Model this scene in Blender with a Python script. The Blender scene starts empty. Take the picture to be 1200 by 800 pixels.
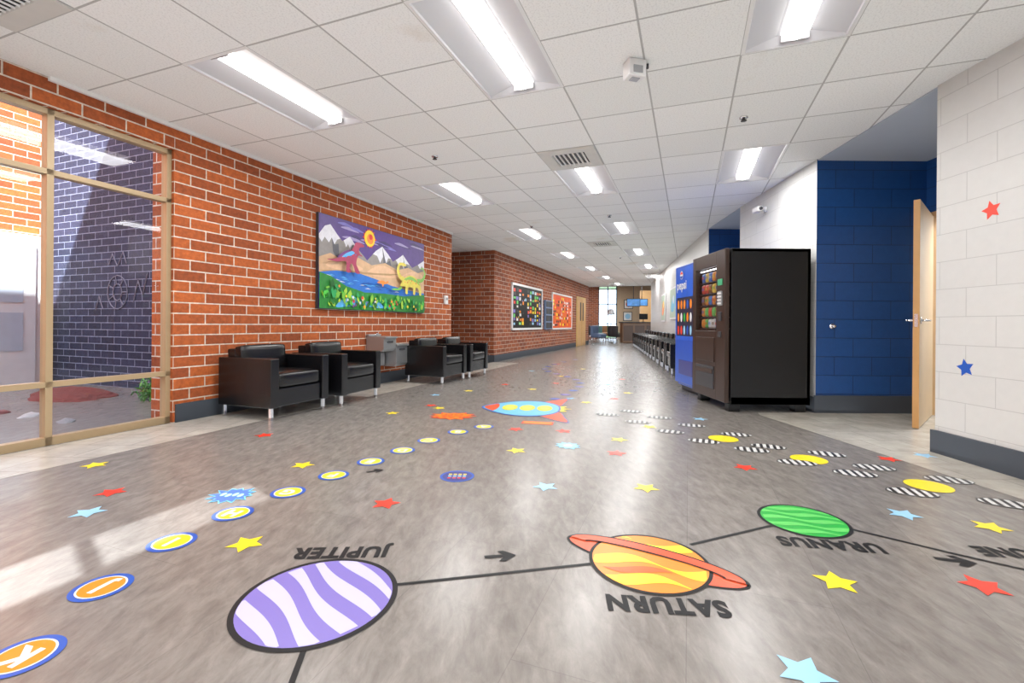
import bpy, bmesh, math, random
from mathutils import Vector, Matrix
random.seed(7)
SC=bpy.context.scene
COL=SC.collection
SC.view_settings.view_transform='Standard'
T=math.radians(20.8); su,cu=math.sin(T),math.cos(T)
RL=math.pi/2-T            # rotation of the frame whose x runs along the hall, front (-y) to the room
def P(u,v): return (u*su+v*cu, u*cu-v*su)
H=2.75

# ------------------------------------------------------------------ materials
MATS={}
def mat(name,col,rough=.5,metal=0,emis=0,var=.08,vs=8,bump=0,spec=.5,coat=0):
    if name in MATS: return MATS[name]
    m=bpy.data.materials.new(name); m.use_nodes=True
    nt=m.node_tree; b=nt.nodes['Principled BSDF']
    c=(col[0],col[1],col[2],1)
    tc=nt.nodes.new('ShaderNodeTexCoord'); n=nt.nodes.new('ShaderNodeTexNoise')
    n.inputs['Scale'].default_value=vs; n.inputs['Detail'].default_value=4
    nt.links.new(tc.outputs['Object'],n.inputs['Vector'])
    mx=nt.nodes.new('ShaderNodeMix'); mx.data_type='RGBA'
    mx.inputs[6].default_value=tuple(x*(1-var) for x in c[:3])+(1,)
    mx.inputs[7].default_value=tuple(min(1,x*(1+var)) for x in c[:3])+(1,)
    nt.links.new(n.outputs['Fac'],mx.inputs[0]); nt.links.new(mx.outputs[2],b.inputs['Base Color'])
    b.inputs['Roughness'].default_value=rough; b.inputs['Metallic'].default_value=metal
    b.inputs['Specular IOR Level'].default_value=spec
    b.inputs['Coat Weight'].default_value=coat
    if emis:
        b.inputs['Emission Color'].default_value=c; b.inputs['Emission Strength'].default_value=emis
    if bump:
        bp=nt.nodes.new('ShaderNodeBump'); bp.inputs['Strength'].default_value=bump; bp.inputs['Distance'].default_value=.002
        n2=nt.nodes.new('ShaderNodeTexNoise'); n2.inputs['Scale'].default_value=vs*12
        nt.links.new(tc.outputs['Object'],n2.inputs['Vector'])
        nt.links.new(n2.outputs['Fac'],bp.inputs['Height']); nt.links.new(bp.outputs[0],b.inputs['Normal'])
    MATS[name]=m; return m

def brick(name,c1,c2,mortar,bw,rh,ms,rough=.8,var=.35,bump=.6,vs=14,dist=.006,coat=0):
    m=bpy.data.materials.new(name); m.use_nodes=True; nt=m.node_tree; b=nt.nodes['Principled BSDF']
    uv=nt.nodes.new('ShaderNodeUVMap')
    t=nt.nodes.new('ShaderNodeTexBrick'); t.offset=.5; t.squash=1
    t.inputs['Scale'].default_value=1; t.inputs['Brick Width'].default_value=bw; t.inputs['Row Height'].default_value=rh
    t.inputs['Mortar Size'].default_value=ms; t.inputs['Mortar Smooth'].default_value=.15; t.inputs['Bias'].default_value=0
    t.inputs['Color1'].default_value=c1+(1,); t.inputs['Color2'].default_value=c2+(1,); t.inputs['Mortar'].default_value=mortar+(1,)
    nt.links.new(uv.outputs[0],t.inputs['Vector'])
    n=nt.nodes.new('ShaderNodeTexNoise'); n.inputs['Scale'].default_value=vs; n.inputs['Detail'].default_value=8; n.inputs['Roughness'].default_value=.7
    nt.links.new(uv.outputs[0],n.inputs['Vector'])
    mr=nt.nodes.new('ShaderNodeMapRange'); mr.inputs[1].default_value=.25; mr.inputs[2].default_value=.75; mr.inputs[3].default_value=1-var; mr.inputs[4].default_value=1+var
    nt.links.new(n.outputs['Fac'],mr.inputs[0])
    mx=nt.nodes.new('ShaderNodeMix'); mx.data_type='RGBA'; mx.blend_type='MULTIPLY'; mx.inputs[0].default_value=1
    nt.links.new(t.outputs['Color'],mx.inputs[6]); nt.links.new(mr.outputs[0],mx.inputs[7])
    nt.links.new(mx.outputs[2],b.inputs['Base Color'])
    b.inputs['Roughness'].default_value=rough; b.inputs['Coat Weight'].default_value=coat
    bp=nt.nodes.new('ShaderNodeBump'); bp.invert=True; bp.inputs['Strength'].default_value=bump; bp.inputs['Distance'].default_value=dist
    nt.links.new(t.outputs['Fac'],bp.inputs['Height']); nt.links.new(bp.outputs[0],b.inputs['Normal'])
    return m
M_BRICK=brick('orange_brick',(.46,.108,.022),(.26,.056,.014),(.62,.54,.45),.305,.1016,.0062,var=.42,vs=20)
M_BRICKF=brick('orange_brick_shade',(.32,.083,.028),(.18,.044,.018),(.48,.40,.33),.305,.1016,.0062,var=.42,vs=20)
M_BRICKP=brick('courtyard_brick_shade',(.030,.036,.080),(.016,.021,.050),(.21,.24,.34),.305,.1016,.0062,var=.45)  # bluish open-sky shade is put into the brick and mortar colours
M_CMU=brick('white_block',(.575,.58,.57),(.56,.565,.555),(.42,.425,.42),.406,.203,.0026,rough=.45,var=.03,bump=.45,dist=.004)
M_CMUB=brick('blue_block',(.009,.068,.25),(.008,.059,.22),(.003,.022,.090),.406,.203,.0034,rough=.4,var=.12,bump=.6,dist=.005)
M_TILE=brick('tan_tile',(.50,.47,.41),(.44,.41,.36),(.33,.30,.27),.32,.32,.004,rough=.25,var=.25,bump=.1,vs=5)
M_WHITE=mat('white_paint',(.82,.82,.81),.5,var=.02)
M_DRY=mat('drywall_ceiling',(.45,.50,.58),.7,var=.02)
M_BASE=mat('slate_rubber',(.050,.062,.080),.5,var=.06)
M_FRAME=mat('tan_aluminium',(.42,.31,.18),.4,metal=.2,var=.03)
M_LEATHER=mat('black_leather',(.004,.004,.005),.26,var=.2,bump=.2,vs=20,spec=.5)
M_CHROME=mat('chrome',(.75,.75,.77),.18,metal=1,var=.03)
M_STEEL=mat('stainless_steel',(.40,.41,.42),.35,metal=.75,var=.06)
M_BLACKP=mat('black_enamel',(.006,.006,.007),.45,var=.15,bump=.1,spec=.4)
M_BROWN=mat('brown_black_enamel',(.034,.016,.010),.4,var=.15,bump=.1)
M_BLACK=mat('black_vinyl',(.005,.005,.006),.5,var=.05,spec=.3)
M_DARK=mat('dark_grey',(.04,.04,.045),.5)
M_GREY=mat('grey_metal',(.30,.31,.32),.45,var=.05)
M_WOOD=mat('tan_wood',(.62,.38,.17),.4,var=.15,vs=5)
M_BWOOD=mat('brown_wood',(.20,.10,.045),.4,var=.25,vs=5)
M_YEL=mat('vinyl_yellow',(.90,.70,.02),.35,var=.03)
M_RED=mat('vinyl_red',(.78,.045,.02),.35,var=.03)
M_LB=mat('vinyl_light_blue',(.30,.58,.80),.35,var=.03)
M_DBL=mat('vinyl_blue',(.015,.09,.45),.35,var=.03)
M_ORG=mat('vinyl_orange',(.86,.25,.012),.35,var=.03)
M_DORG=mat('vinyl_deep_orange',(.80,.12,.015),.35,var=.03)
M_RORG=mat('vinyl_red_orange',(.78,.080,.015),.35,var=.03)
M_PUR=mat('vinyl_purple',(.19,.15,.48),.35,var=.03)
M_LAV=mat('vinyl_lavender',(.50,.49,.74),.35,var=.03)
M_GRN=mat('vinyl_green',(.02,.38,.05),.35,var=.03)
M_LGRN=mat('vinyl_light_green',(.12,.58,.12),.35,var=.03)
M_WH=mat('vinyl_white',(.74,.74,.74),.35,var=.02)
M_ZW=mat('vinyl_stripe_white',(.64,.64,.63),.4,var=.04)
M_ZB=mat('vinyl_stripe_black',(.02,.02,.022),.4,var=.05)
M_TEAL=mat('vinyl_teal',(.13,.50,.72),.35,var=.03)
M_YG=mat('vinyl_yellow_green',(.62,.76,.10),.35,var=.03)
M_NAVY=mat('vinyl_navy',(.03,.04,.22),.35,var=.03)

def glassmat(name,tint=(.92,.95,.98),k=.8,base=.018):
    m=bpy.data.materials.new(name); m.use_nodes=True; nt=m.node_tree; nt.nodes.clear()
    o=nt.nodes.new('ShaderNodeOutputMaterial'); a=nt.nodes.new('ShaderNodeBsdfTransparent'); g=nt.nodes.new('ShaderNodeBsdfGlossy')
    a.inputs[0].default_value=tint+(1,); g.inputs['Roughness'].default_value=.02
    f=nt.nodes.new('ShaderNodeLayerWeight'); f.inputs[0].default_value=.5
    pw=nt.nodes.new('ShaderNodeMath'); pw.operation='POWER'; pw.inputs[1].default_value=5
    ad=nt.nodes.new('ShaderNodeMath'); ad.operation='MULTIPLY_ADD'; ad.inputs[1].default_value=k; ad.inputs[2].default_value=base
    nt.links.new(f.outputs['Facing'],pw.inputs[0]); nt.links.new(pw.outputs[0],ad.inputs[0])
    x=nt.nodes.new('ShaderNodeMixShader'); nt.links.new(ad.outputs[0],x.inputs[0]); nt.links.new(a.outputs[0],x.inputs[1]); nt.links.new(g.outputs[0],x.inputs[2])
    nt.links.new(x.outputs[0],o.inputs[0]); return m
M_GLASS=glassmat('window_glass')
M_GLASS2=glassmat('display_glass',(.97,.98,1),.3,.03)

def floormat():
    m=bpy.data.materials.new('grey_vinyl_floor'); m.use_nodes=True; nt=m.node_tree; b=nt.nodes['Principled BSDF']
    tc=nt.nodes.new('ShaderNodeTexCoord'); mp=nt.nodes.new('ShaderNodeMapping'); mp.inputs['Rotation'].default_value=(0,0,T)
    mp.inputs['Scale'].default_value=(7,2.4,1)
    nt.links.new(tc.outputs['Object'],mp.inputs[0])
    n=nt.nodes.new('ShaderNodeTexNoise'); n.inputs['Scale'].default_value=2.8; n.inputs['Detail'].default_value=12; n.inputs['Roughness'].default_value=.70; n.inputs['Distortion'].default_value=.35
    nt.links.new(mp.outputs[0],n.inputs['Vector'])
    r=nt.nodes.new('ShaderNodeValToRGB'); e=r.color_ramp.elements
    e[0].position=.3; e[0].color=(.158,.143,.129,1); e[1].position=.7; e[1].color=(.285,.264,.243,1)
    x=e.new(.5); x.color=(.218,.200,.183,1)
    nt.links.new(n.outputs['Fac'],r.inputs[0])
    mp2=nt.nodes.new('ShaderNodeMapping'); mp2.inputs['Rotation'].default_value=(0,0,T+math.pi/2); nt.links.new(tc.outputs['Object'],mp2.inputs[0])
    t=nt.nodes.new('ShaderNodeTexBrick'); t.inputs['Scale'].default_value=1; t.inputs['Brick Width'].default_value=1.22; t.inputs['Row Height'].default_value=.46
    t.inputs['Mortar Size'].default_value=.0014; t.inputs['Color1'].default_value=(1,1,1,1); t.inputs['Color2'].default_value=(.91,.91,.91,1); t.inputs['Mortar'].default_value=(.76,.76,.76,1)
    nt.links.new(mp2.outputs[0],t.inputs['Vector'])
    mx=nt.nodes.new('ShaderNodeMix'); mx.data_type='RGBA'; mx.blend_type='MULTIPLY'; mx.inputs[0].default_value=1
    nt.links.new(r.outputs[0],mx.inputs[6]); nt.links.new(t.outputs['Color'],mx.inputs[7]); nt.links.new(mx.outputs[2],b.inputs['Base Color'])
    b.inputs['Roughness'].default_value=.27; b.inputs['Specular IOR Level'].default_value=.48
    bp=nt.nodes.new('ShaderNodeBump'); bp.inputs['Strength'].default_value=.10; bp.inputs['Distance'].default_value=.002
    nt.links.new(n.outputs['Fac'],bp.inputs['Height']); nt.links.new(bp.outputs[0],b.inputs['Normal'])
    return m
M_FLOOR=floormat()

def ceilmat():
    m=bpy.data.materials.new('acoustic_tile'); m.use_nodes=True; nt=m.node_tree; b=nt.nodes['Principled BSDF']
    tc=nt.nodes.new('ShaderNodeTexCoord'); mp=nt.nodes.new('ShaderNodeMapping')
    mp.inputs['Location'].default_value=(-2.23+.0,-.905,0)
    nt.links.new(tc.outputs['Object'],mp.inputs[0])
    t=nt.nodes.new('ShaderNodeTexBrick'); t.offset=0; t.inputs['Scale'].default_value=1
    t.inputs['Brick Width'].default_value=.61; t.inputs['Row Height'].default_value=.61; t.inputs['Mortar Size'].default_value=.008
    t.inputs['Mortar Smooth'].default_value=.3
    t.inputs['Color1'].default_value=(.88,.885,.88,1); t.inputs['Color2'].default_value=(.82,.83,.82,1); t.inputs['Mortar'].default_value=(.45,.45,.44,1)
    nt.links.new(mp.outputs[0],t.inputs['Vector'])
    n=nt.nodes.new('ShaderNodeTexNoise'); n.inputs['Scale'].default_value=90; n.inputs['Detail'].default_value=3
    nt.links.new(tc.outputs['Object'],n.inputs['Vector'])
    mr=nt.nodes.new('ShaderNodeMapRange'); mr.inputs[1].default_value=.35; mr.inputs[2].default_value=.5; mr.inputs[3].default_value=.88; mr.inputs[4].default_value=1
    nt.links.new(n.outputs['Fac'],mr.inputs[0])
    mx=nt.nodes.new('ShaderNodeMix'); mx.data_type='RGBA'; mx.blend_type='MULTIPLY'; mx.inputs[0].default_value=1
    nt.links.new(t.outputs['Color'],mx.inputs[6]); nt.links.new(mr.outputs[0],mx.inputs[7])
    # faint brownish water stains here and there
    n2=nt.nodes.new('ShaderNodeTexNoise'); n2.inputs['Scale'].default_value=.9; n2.inputs['Detail'].default_value=5
    nt.links.new(tc.outputs['Object'],n2.inputs['Vector'])
    m2=nt.nodes.new('ShaderNodeMapRange'); m2.inputs[1].default_value=.66; m2.inputs[2].default_value=.74; m2.inputs[3].default_value=0; m2.inputs[4].default_value=.5
    nt.links.new(n2.outputs['Fac'],m2.inputs[0])
    mx2=nt.nodes.new('ShaderNodeMix'); mx2.data_type='RGBA'; mx2.inputs[7].default_value=(.62,.54,.42,1)
    nt.links.new(m2.outputs[0],mx2.inputs[0]); nt.links.new(mx.outputs[2],mx2.inputs[6])
    nt.links.new(mx2.outputs[2],b.inputs['Base Color']); b.inputs['Roughness'].default_value=.85
    return m
M_CEIL=ceilmat()

# ------------------------------------------------------------------ mesh builder
class MB:
    def __init__(s): s.bm=bmesh.new(); s.mats=[]; s.uvl=None
    def mi(s,m):
        if m not in s.mats: s.mats.append(m)
        return s.mats.index(m)
    def merge(s,tb,m,smooth=False,M=None):
        i=s.mi(m)
        if M is not None: bmesh.ops.transform(tb,matrix=M,verts=tb.verts)
        for f in tb.faces: f.material_index=i; f.smooth=smooth
        me=bpy.data.meshes.new('t'); tb.to_mesh(me); tb.free(); s.bm.from_mesh(me); bpy.data.meshes.remove(me)
    def box(s,c,d,m,bev=0,seg=2,rot=None,smooth=False):
        tb=bmesh.new(); bmesh.ops.create_cube(tb,size=1)
        bmesh.ops.scale(tb,vec=d,verts=tb.verts)
        if bev: bmesh.ops.bevel(tb,geom=tb.edges[:],offset=bev,segments=seg,affect='EDGES',profile=.5)
        M=Matrix.Translation(c)
        if rot: M=M@Matrix.Rotation(rot[1],4,rot[0])
        s.merge(tb,m,smooth,M); return s
    def puff(s,c,d,m,bulge=.02,rot=None,rk=.28):
        tb=bmesh.new(); bmesh.ops.create_cube(tb,size=1)
        bmesh.ops.subdivide_edges(tb,edges=tb.edges[:],cuts=9,use_grid_fill=True)
        for v in tb.verts:
            x,y,z=v.co*2
            k=lambda a,b:(1-a*a)*(1-b*b)
            p=Vector((x*d[0]/2,y*d[1]/2,z*d[2]/2))
            r=min(d)*rk
            q=Vector([max(-d[i]/2+r,min(d[i]/2-r,p[i])) for i in range(3)])
            w=p-q
            if w.length>r: p=q+w.normalized()*r
            if abs(z)>.99: p.z+=math.copysign(bulge*k(x,y),z)
            if abs(y)>.99: p.y+=math.copysign(bulge*k(x,z),y)
            v.co=p
        M=Matrix.Translation(c)
        if rot: M=M@Matrix.Rotation(rot[1],4,rot[0])
        s.merge(tb,m,True,M); return s
    def cyl(s,p0,p1,r0,m,r1=None,seg=16,smooth=True):
        p0=Vector(p0);p1=Vector(p1); r1=r0 if r1 is None else r1
        tb=bmesh.new(); bmesh.ops.create_cone(tb,cap_ends=True,segments=seg,radius1=r0,radius2=r1,depth=(p1-p0).length)
        M=Matrix.Translation((p0+p1)/2)@Vector((0,0,1)).rotation_difference(p1-p0).to_matrix().to_4x4()
        s.merge(tb,m,smooth and seg>6,M); return s
    def sph(s,c,r,m,sc=(1,1,1),seg=16):
        tb=bmesh.new(); bmesh.ops.create_uvsphere(tb,u_segments=seg,v_segments=seg//2,radius=r)
        s.merge(tb,m,True,Matrix.Translation(c)@Matrix.Diagonal((sc[0],sc[1],sc[2],1))); return s
    def tube(s,pts,r,m,seg=8):
        for a,b in zip(pts[:-1],pts[1:]):
            s.cyl(a,b,r,m,seg=seg)
        for p in pts[1:-1]: s.sph(p,r,m,seg=8)
        return s
    def poly(s,pts,m):
        vs=[s.bm.verts.new(p) for p in pts]
        f=s.bm.faces.new(vs); f.material_index=s.mi(m); f.normal_update(); return f
    def raw(s,vs,fs,m,f3):
        V=[s.bm.verts.new(f3(*v)) for v in vs]
        i=s.mi(m)
        for f in fs:
            try:
                q=s.bm.faces.new([V[k] for k in f]); q.material_index=i
            except Exception: pass
    def prism(s,pts,z0,z1,m):
        n=len(pts); tb=bmesh.new()
        a=[tb.verts.new((p[0],p[1],z0)) for p in pts]; b=[tb.verts.new((p[0],p[1],z1)) for p in pts]
        tb.faces.new(a[::-1]); tb.faces.new(b)
        for i in range(n): tb.faces.new([a[i],a[(i+1)%n],b[(i+1)%n],b[i]])
        bmesh.ops.recalc_face_normals(tb,faces=tb.faces[:]); s.merge(tb,m); return s
    def obj(s,name,parent=None,loc=(0,0,0),rz=0,label=None,cat=None,kind=None,group=None):
        me=bpy.data.meshes.new(name); s.bm.to_mesh(me); s.bm.free()
        for m in s.mats: me.materials.append(m)
        o=bpy.data.objects.new(name,me); COL.objects.link(o)
        if parent: o.parent=parent
        o.location=loc; o.rotation_euler=(0,0,rz)
        tag(o,label,cat,kind,group); return o
def tag(o,label=None,cat=None,kind=None,group=None):
    if label:o['label']=label
    if cat:o['category']=cat
    if kind:o['kind']=kind
    if group:o['group']=group
def empty(name,label,cat,loc,rz=0,group=None):
    o=bpy.data.objects.new(name,None); o.empty_display_size=.1; COL.objects.link(o)
    o.location=loc; o.rotation_euler=(0,0,rz); tag(o,label,cat,None,group); return o
def kids(o): return [c for c in bpy.data.objects if c.parent==o]
def dup(src,loc,rz,label=None,group=None):
    n=src.copy(); n.location=loc; n.rotation_euler=(0,0,rz); COL.objects.link(n)
    if label:n['label']=label
    if group:n['group']=group
    for c in kids(src):
        k=c.copy(); k.parent=n; COL.objects.link(k)
        for c2 in kids(c):
            k2=c2.copy(); k2.parent=k; COL.objects.link(k2)
    return n

# ------------------------------------------------------------------ structure
def wall(name,pts,z0,z1,m,sidemats=None,kind='structure',label=None):
    bm=bmesh.new(); uvl=bm.loops.layers.uv.new('UVMap'); mats=[m]
    a=[bm.verts.new((p[0],p[1],z0)) for p in pts]; b=[bm.verts.new((p[0],p[1],z1)) for p in pts]; n=len(pts); d=0
    for i in range(n):
        j=(i+1)%n; L=(Vector(pts[j])-Vector(pts[i])).length
        f=bm.faces.new([a[i],a[j],b[j],b[i]])
        for lp,uvc in zip(f.loops,[(d,z0),(d+L,z0),(d+L,z1),(d,z1)]): lp[uvl].uv=uvc
        if sidemats and i in sidemats:
            if sidemats[i] not in mats: mats.append(sidemats[i])
            f.material_index=mats.index(sidemats[i])
        d+=L
    for vs in (a[::-1],b):
        f=bm.faces.new(vs)
        for lp in f.loops: lp[uvl].uv=(lp.vert.co.x,lp.vert.co.y)
    bmesh.ops.recalc_face_normals(bm,faces=bm.faces[:])
    me=bpy.data.meshes.new(name); bm.to_mesh(me); bm.free()
    for q in mats: me.materials.append(q)
    o=bpy.data.objects.new(name,me); COL.objects.link(o); o['kind']=kind
    if label:o['label']=label
    return o
def LW(u0,u1,v0,v1): return [P(u0,v0),P(u1,v0),P(u1,v1),P(u0,v1)]
CV=-4.46
wall('floor',[(-12,-3.2),(9,-3.2),(14,34),(-3,34)],-.12,0,M_FLOOR)
wall('floor.001',LW(-4,10.5,CV+.66,CV),0,.0015,M_TILE)
wall('floor.002',[(2.62,4.9),(2.83,2.2),(2.95,-3),(3.18,-3),(3.18,3.49),(4.49,3.49),(4.49,5.05),(3.3,5.05),(2.66,5.02)],0,.0015,M_TILE)
wall('wall_left',LW(2.91,8.3,CV,CV-.3),0,H,M_BRICK)
wall('wall_left.001',LW(-4.5,2.91,CV,CV-.14),2.53,H,M_BRICK)
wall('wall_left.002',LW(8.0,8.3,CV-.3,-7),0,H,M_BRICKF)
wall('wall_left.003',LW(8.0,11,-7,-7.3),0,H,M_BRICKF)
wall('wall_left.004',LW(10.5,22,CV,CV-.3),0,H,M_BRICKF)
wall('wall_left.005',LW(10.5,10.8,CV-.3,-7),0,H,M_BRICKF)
for nm,u0,u1 in(('baseboard_left',2.93,8.3),('baseboard_left.001',10.48,19.3),('baseboard_left.002',21.3,22)):
    wall(nm,LW(u0,u1,CV+.018,CV),0,.17,M_BASE)
wall('baseboard_left.003',LW(10.48,10.5,CV+.018,-7),0,.17,M_BASE)
wall('trim_1',LW(2.0,8.3,CV+.03,CV),H-.03,H,M_WHITE)
wall('wall_right',[(3.18,-3.2),(5.2,-3.2),(5.2,3.49),(3.18,3.49)],0,H,M_CMU)
wall('wall_right.001',[(3.30,5.05),(4.49,5.05),(4.7,5.05),(4.7,7.12),(3.48,7.12)],0,H,M_CMU,{0:M_CMUB,1:M_CMUB})
wall('wall_right.002',[(3.66,8.68),(5.6,8.68),(7.3,16.6),(5.25,16.6)],0,H,M_CMU,{0:M_CMUB})
wall('wall_right.003',[(4.7,7.12),(5.0,7.12),(5.2,8.68),(4.8,8.68)],0,H,M_CMUB)
wall('wall_right.004',[(4.49,3.49),(4.62,3.49),(4.62,3.93),(4.49,3.93)],0,H,M_CMUB)
wall('wall_right.005',[(4.49,4.99),(4.62,4.99),(4.62,5.05),(4.49,5.05)],0,H,M_CMUB)
wall('wall_right.006',[(4.49,3.93),(4.62,3.93),(4.62,4.99),(4.49,4.99)],2.14,H,M_CMUB)
wall('wall_right.007',[(6.4,3),(6.5,3),(6.5,7),(6.4,7)],0,H,M_WHITE)
wall('wall_right.008',[(5.25,16.6),(5.45,16.6),(6.25,20.2),(6.05,20.2)],0,H,M_CMU)
wall('baseboard_right',[(3.16,-3),(3.18,-3),(3.18,3.51),(3.16,3.51)],0,.17,M_BASE)
wall('baseboard_right.001',[(3.28,5.03),(4.49,5.03),(4.49,5.05),(3.28,5.05)],0,.19,M_BASE)
wall('baseboard_right.002',[(3.28,5.05),(3.46,7.12),(3.48,7.12),(3.30,5.05)],0,.17,M_BASE)
wall('baseboard_right.003',[(3.64,8.66),(5.23,16.6),(5.25,16.6),(3.66,8.66)],0,.17,M_BASE)
wall('wall_back',[(-12,-3.4),(9,-3.4),(9,-3.2),(-12,-3.2)],0,H,M_WHITE)
wall('ceiling.001',[(3.19,3.49),(4.49,3.49),(4.49,5.05),(3.31,5.05)],H-.012,H-.002,M_DRY)
wall('ceiling.002',[(3.48,7.12),(4.7,7.12),(4.8,8.68),(3.66,8.68)],H-.012,H-.002,M_DRY)
RU=[2.84+3.05*k for k in range(-2,7)]
FIX=[(u,v) for u in RU for v in (-3.04,-1.21)]+[(RU[i],.62) for i in range(0,4)]
def hole(uc,vc):
    return any(abs(uc-u)<.61 and abs(vc-v)<.3 for u,v in FIX)
bm=bmesh.new()
for i in range(-11,33):
    for j in range(-10,22):
        uc=2.535+.61*i; vc=-1.21+.61*j
        if vc<CV-.28 and not 7.7<uc<11.2: continue
        if hole(uc,vc): continue
        v0=max(vc-.305,CV-.14) if not 7.7<uc<11.2 else vc-.305
        if v0>=vc+.3: continue
        pts=[(uc-.305,-v0,0),(uc+.305,-v0,0),(uc+.305,-(vc+.305),0),(uc-.305,-(vc+.305),0)]
        bm.faces.new([bm.verts.new(p) for p in pts])
bmesh.ops.remove_doubles(bm,verts=bm.verts[:],dist=.001)
me=bpy.data.meshes.new('ceiling'); bm.to_mesh(me); bm.free(); me.materials.append(M_CEIL)
o=bpy.data.objects.new('ceiling',me); COL.objects.link(o); o.location=(0,0,H); o.rotation_euler=(0,0,RL); o['kind']='structure'
wall('ceiling.003',LW(-5,22.4,9,CV-.14),H+.2,H+.3,M_WHITE)
wall('ceiling.004',LW(7.5,11.4,CV-.3,-7.6),H+.2,H+.3,M_WHITE)
wall('wall_left.007',LW(-6,12,CV-.02,CV-.14),H+.012,9.4,M_BRICK)

# lobby
wall('ceiling.005',[P(22.4,-9),P(22.4,9),P(36,9),P(36,-9)],3.6,3.7,M_BWOOD)
wall('wall_far',[P(22.2,-5),P(22.2,9),P(22.4,9),P(22.4,-5)],H,3.7,M_WHITE)
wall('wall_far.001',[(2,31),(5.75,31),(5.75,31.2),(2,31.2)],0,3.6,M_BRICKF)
wall('wall_far.002',[(7.0,31),(14,31),(14,31.2),(7.0,31.2)],0,3.6,mat('warm_wall',(.50,.38,.26),.6))
wall('wall_far.003',[(9.8,20),(10,20),(12,31),(11.8,31)],0,3.6,M_WHITE)
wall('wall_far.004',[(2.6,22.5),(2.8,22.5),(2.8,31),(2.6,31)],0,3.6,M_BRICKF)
b=MB()
for x in(5.78,6.38,6.97): b.box((x,31.05,1.8),(.06,.1,3.6),M_DARK)
for z in (.04,1.0,2.3,3.3): b.box((6.375,31.05,z),(1.25,.1,.06),M_DARK)
w=b.obj('window_2',kind='structure')
b=MB(); b.box((6.375,31.05,1.8),(1.25,.01,3.5),M_GLASS); b.obj('glass',w,kind='structure')
wall('trim_3',[(6.15,20.3),(6.45,20.3),(6.45,20.6),(6.15,20.6)],0,H,M_WHITE)
wall('floor.004',[(-6,31.3),(16,31.3),(16,50),(-6,50)],-.2,-.05,mat('lawn',(.10,.25,.05),.9,var=.4))

# ------------------------------------------------------------------ windows on the left
b=MB()
def fr(u0,u1,z0,z1,v0=CV-.035,v1=CV-.11): b.prism(LW(u0,u1,v0,v1),z0,z1,M_FRAME)
us=[2.035-.90*k for k in range(0,7)]
fr(2.868,2.91,0,2.53)
for u in us: fr(u-.021,u+.021,0,2.53)
fr(-4.5,2.91,0,.06); fr(-4.5,2.91,2.485,2.53); fr(-4.5,2.91,2.037,2.077); fr(-4.5,2.91,.437,.477)
w1=b.obj('window_1',kind='structure')
b=MB(); b.prism(LW(-4.5,2.9,CV-.075,CV-.085),.05,2.5,M_GLASS); b.obj('glass',w1,kind='structure')
wall('wall_left.006',LW(-4.8,-4.5,CV+.3,CV-.3),0,H,M_BRICK)

# courtyard
M_GRND=mat('courtyard_ground',(.12,.11,.10),.9,var=.4,vs=6)
wall('floor.003',LW(-8,8,CV-.14,-12),-.2,-.05,M_GRND)
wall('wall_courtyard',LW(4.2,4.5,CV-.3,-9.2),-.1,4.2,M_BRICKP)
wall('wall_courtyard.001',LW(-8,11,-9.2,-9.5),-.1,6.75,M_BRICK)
b=MB(); b.prism(LW(3.0,4.02,-9.12,-9.2),-.05,2.2,M_WHITE)
b.prism(LW(3.08,3.94,-9.06,-9.13),-.05,2.1,mat('white_door',(.75,.78,.80),.4))
for z in(.5,1.2): b.prism(LW(3.22,3.80,-9.05,-9.06),z,z+.55,mat('door_panel',(.50,.58,.68),.3))
b.obj('door_2',kind='structure')

# ------------------------------------------------------------------ door on the right
dx,dy=4.45-3.72,4.95-4.28; L=math.hypot(dx,dy); ang=math.atan2(dy,dx)
b=MB(); b.box((L/2,0,1.06),(L,.045,2.1),mat('door_veneer',(.60,.43,.24),.4,var=.12,vs=3)); b.box((-.002,0,1.06),(.008,.047,2.1),mat('door_edge',(.56,.31,.11),.4,var=.1))
d1=b.obj('door_1',loc=(3.72,4.28,0),rz=ang,kind='structure')
b=MB()
for s in(-1,1):
    b.cyl((.07,s*.022,1.0),(.07,s*.03,1.0),.03,M_CHROME)
    b.cyl((.07,s*.03,1.0),(.07,s*.075,1.0),.01,M_CHROME)
    b.tube([(.07,s*.075,1.0),(.19,s*.078,1.0)],.009,M_CHROME)
b.box((-.007,0,1.0),(.004,.025,.12),M_CHROME)
b.obj('door_handle',d1,label='stainless lever handle',kind='structure')
b=MB()
for y in(3.93,4.99): b.box((4.55,y,1.07),(.16,.05,2.14),M_WOOD)
b.box((4.55,4.46,2.14),(.16,1.1,.05),M_WOOD)
b.obj('trim_2',kind='structure')

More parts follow.
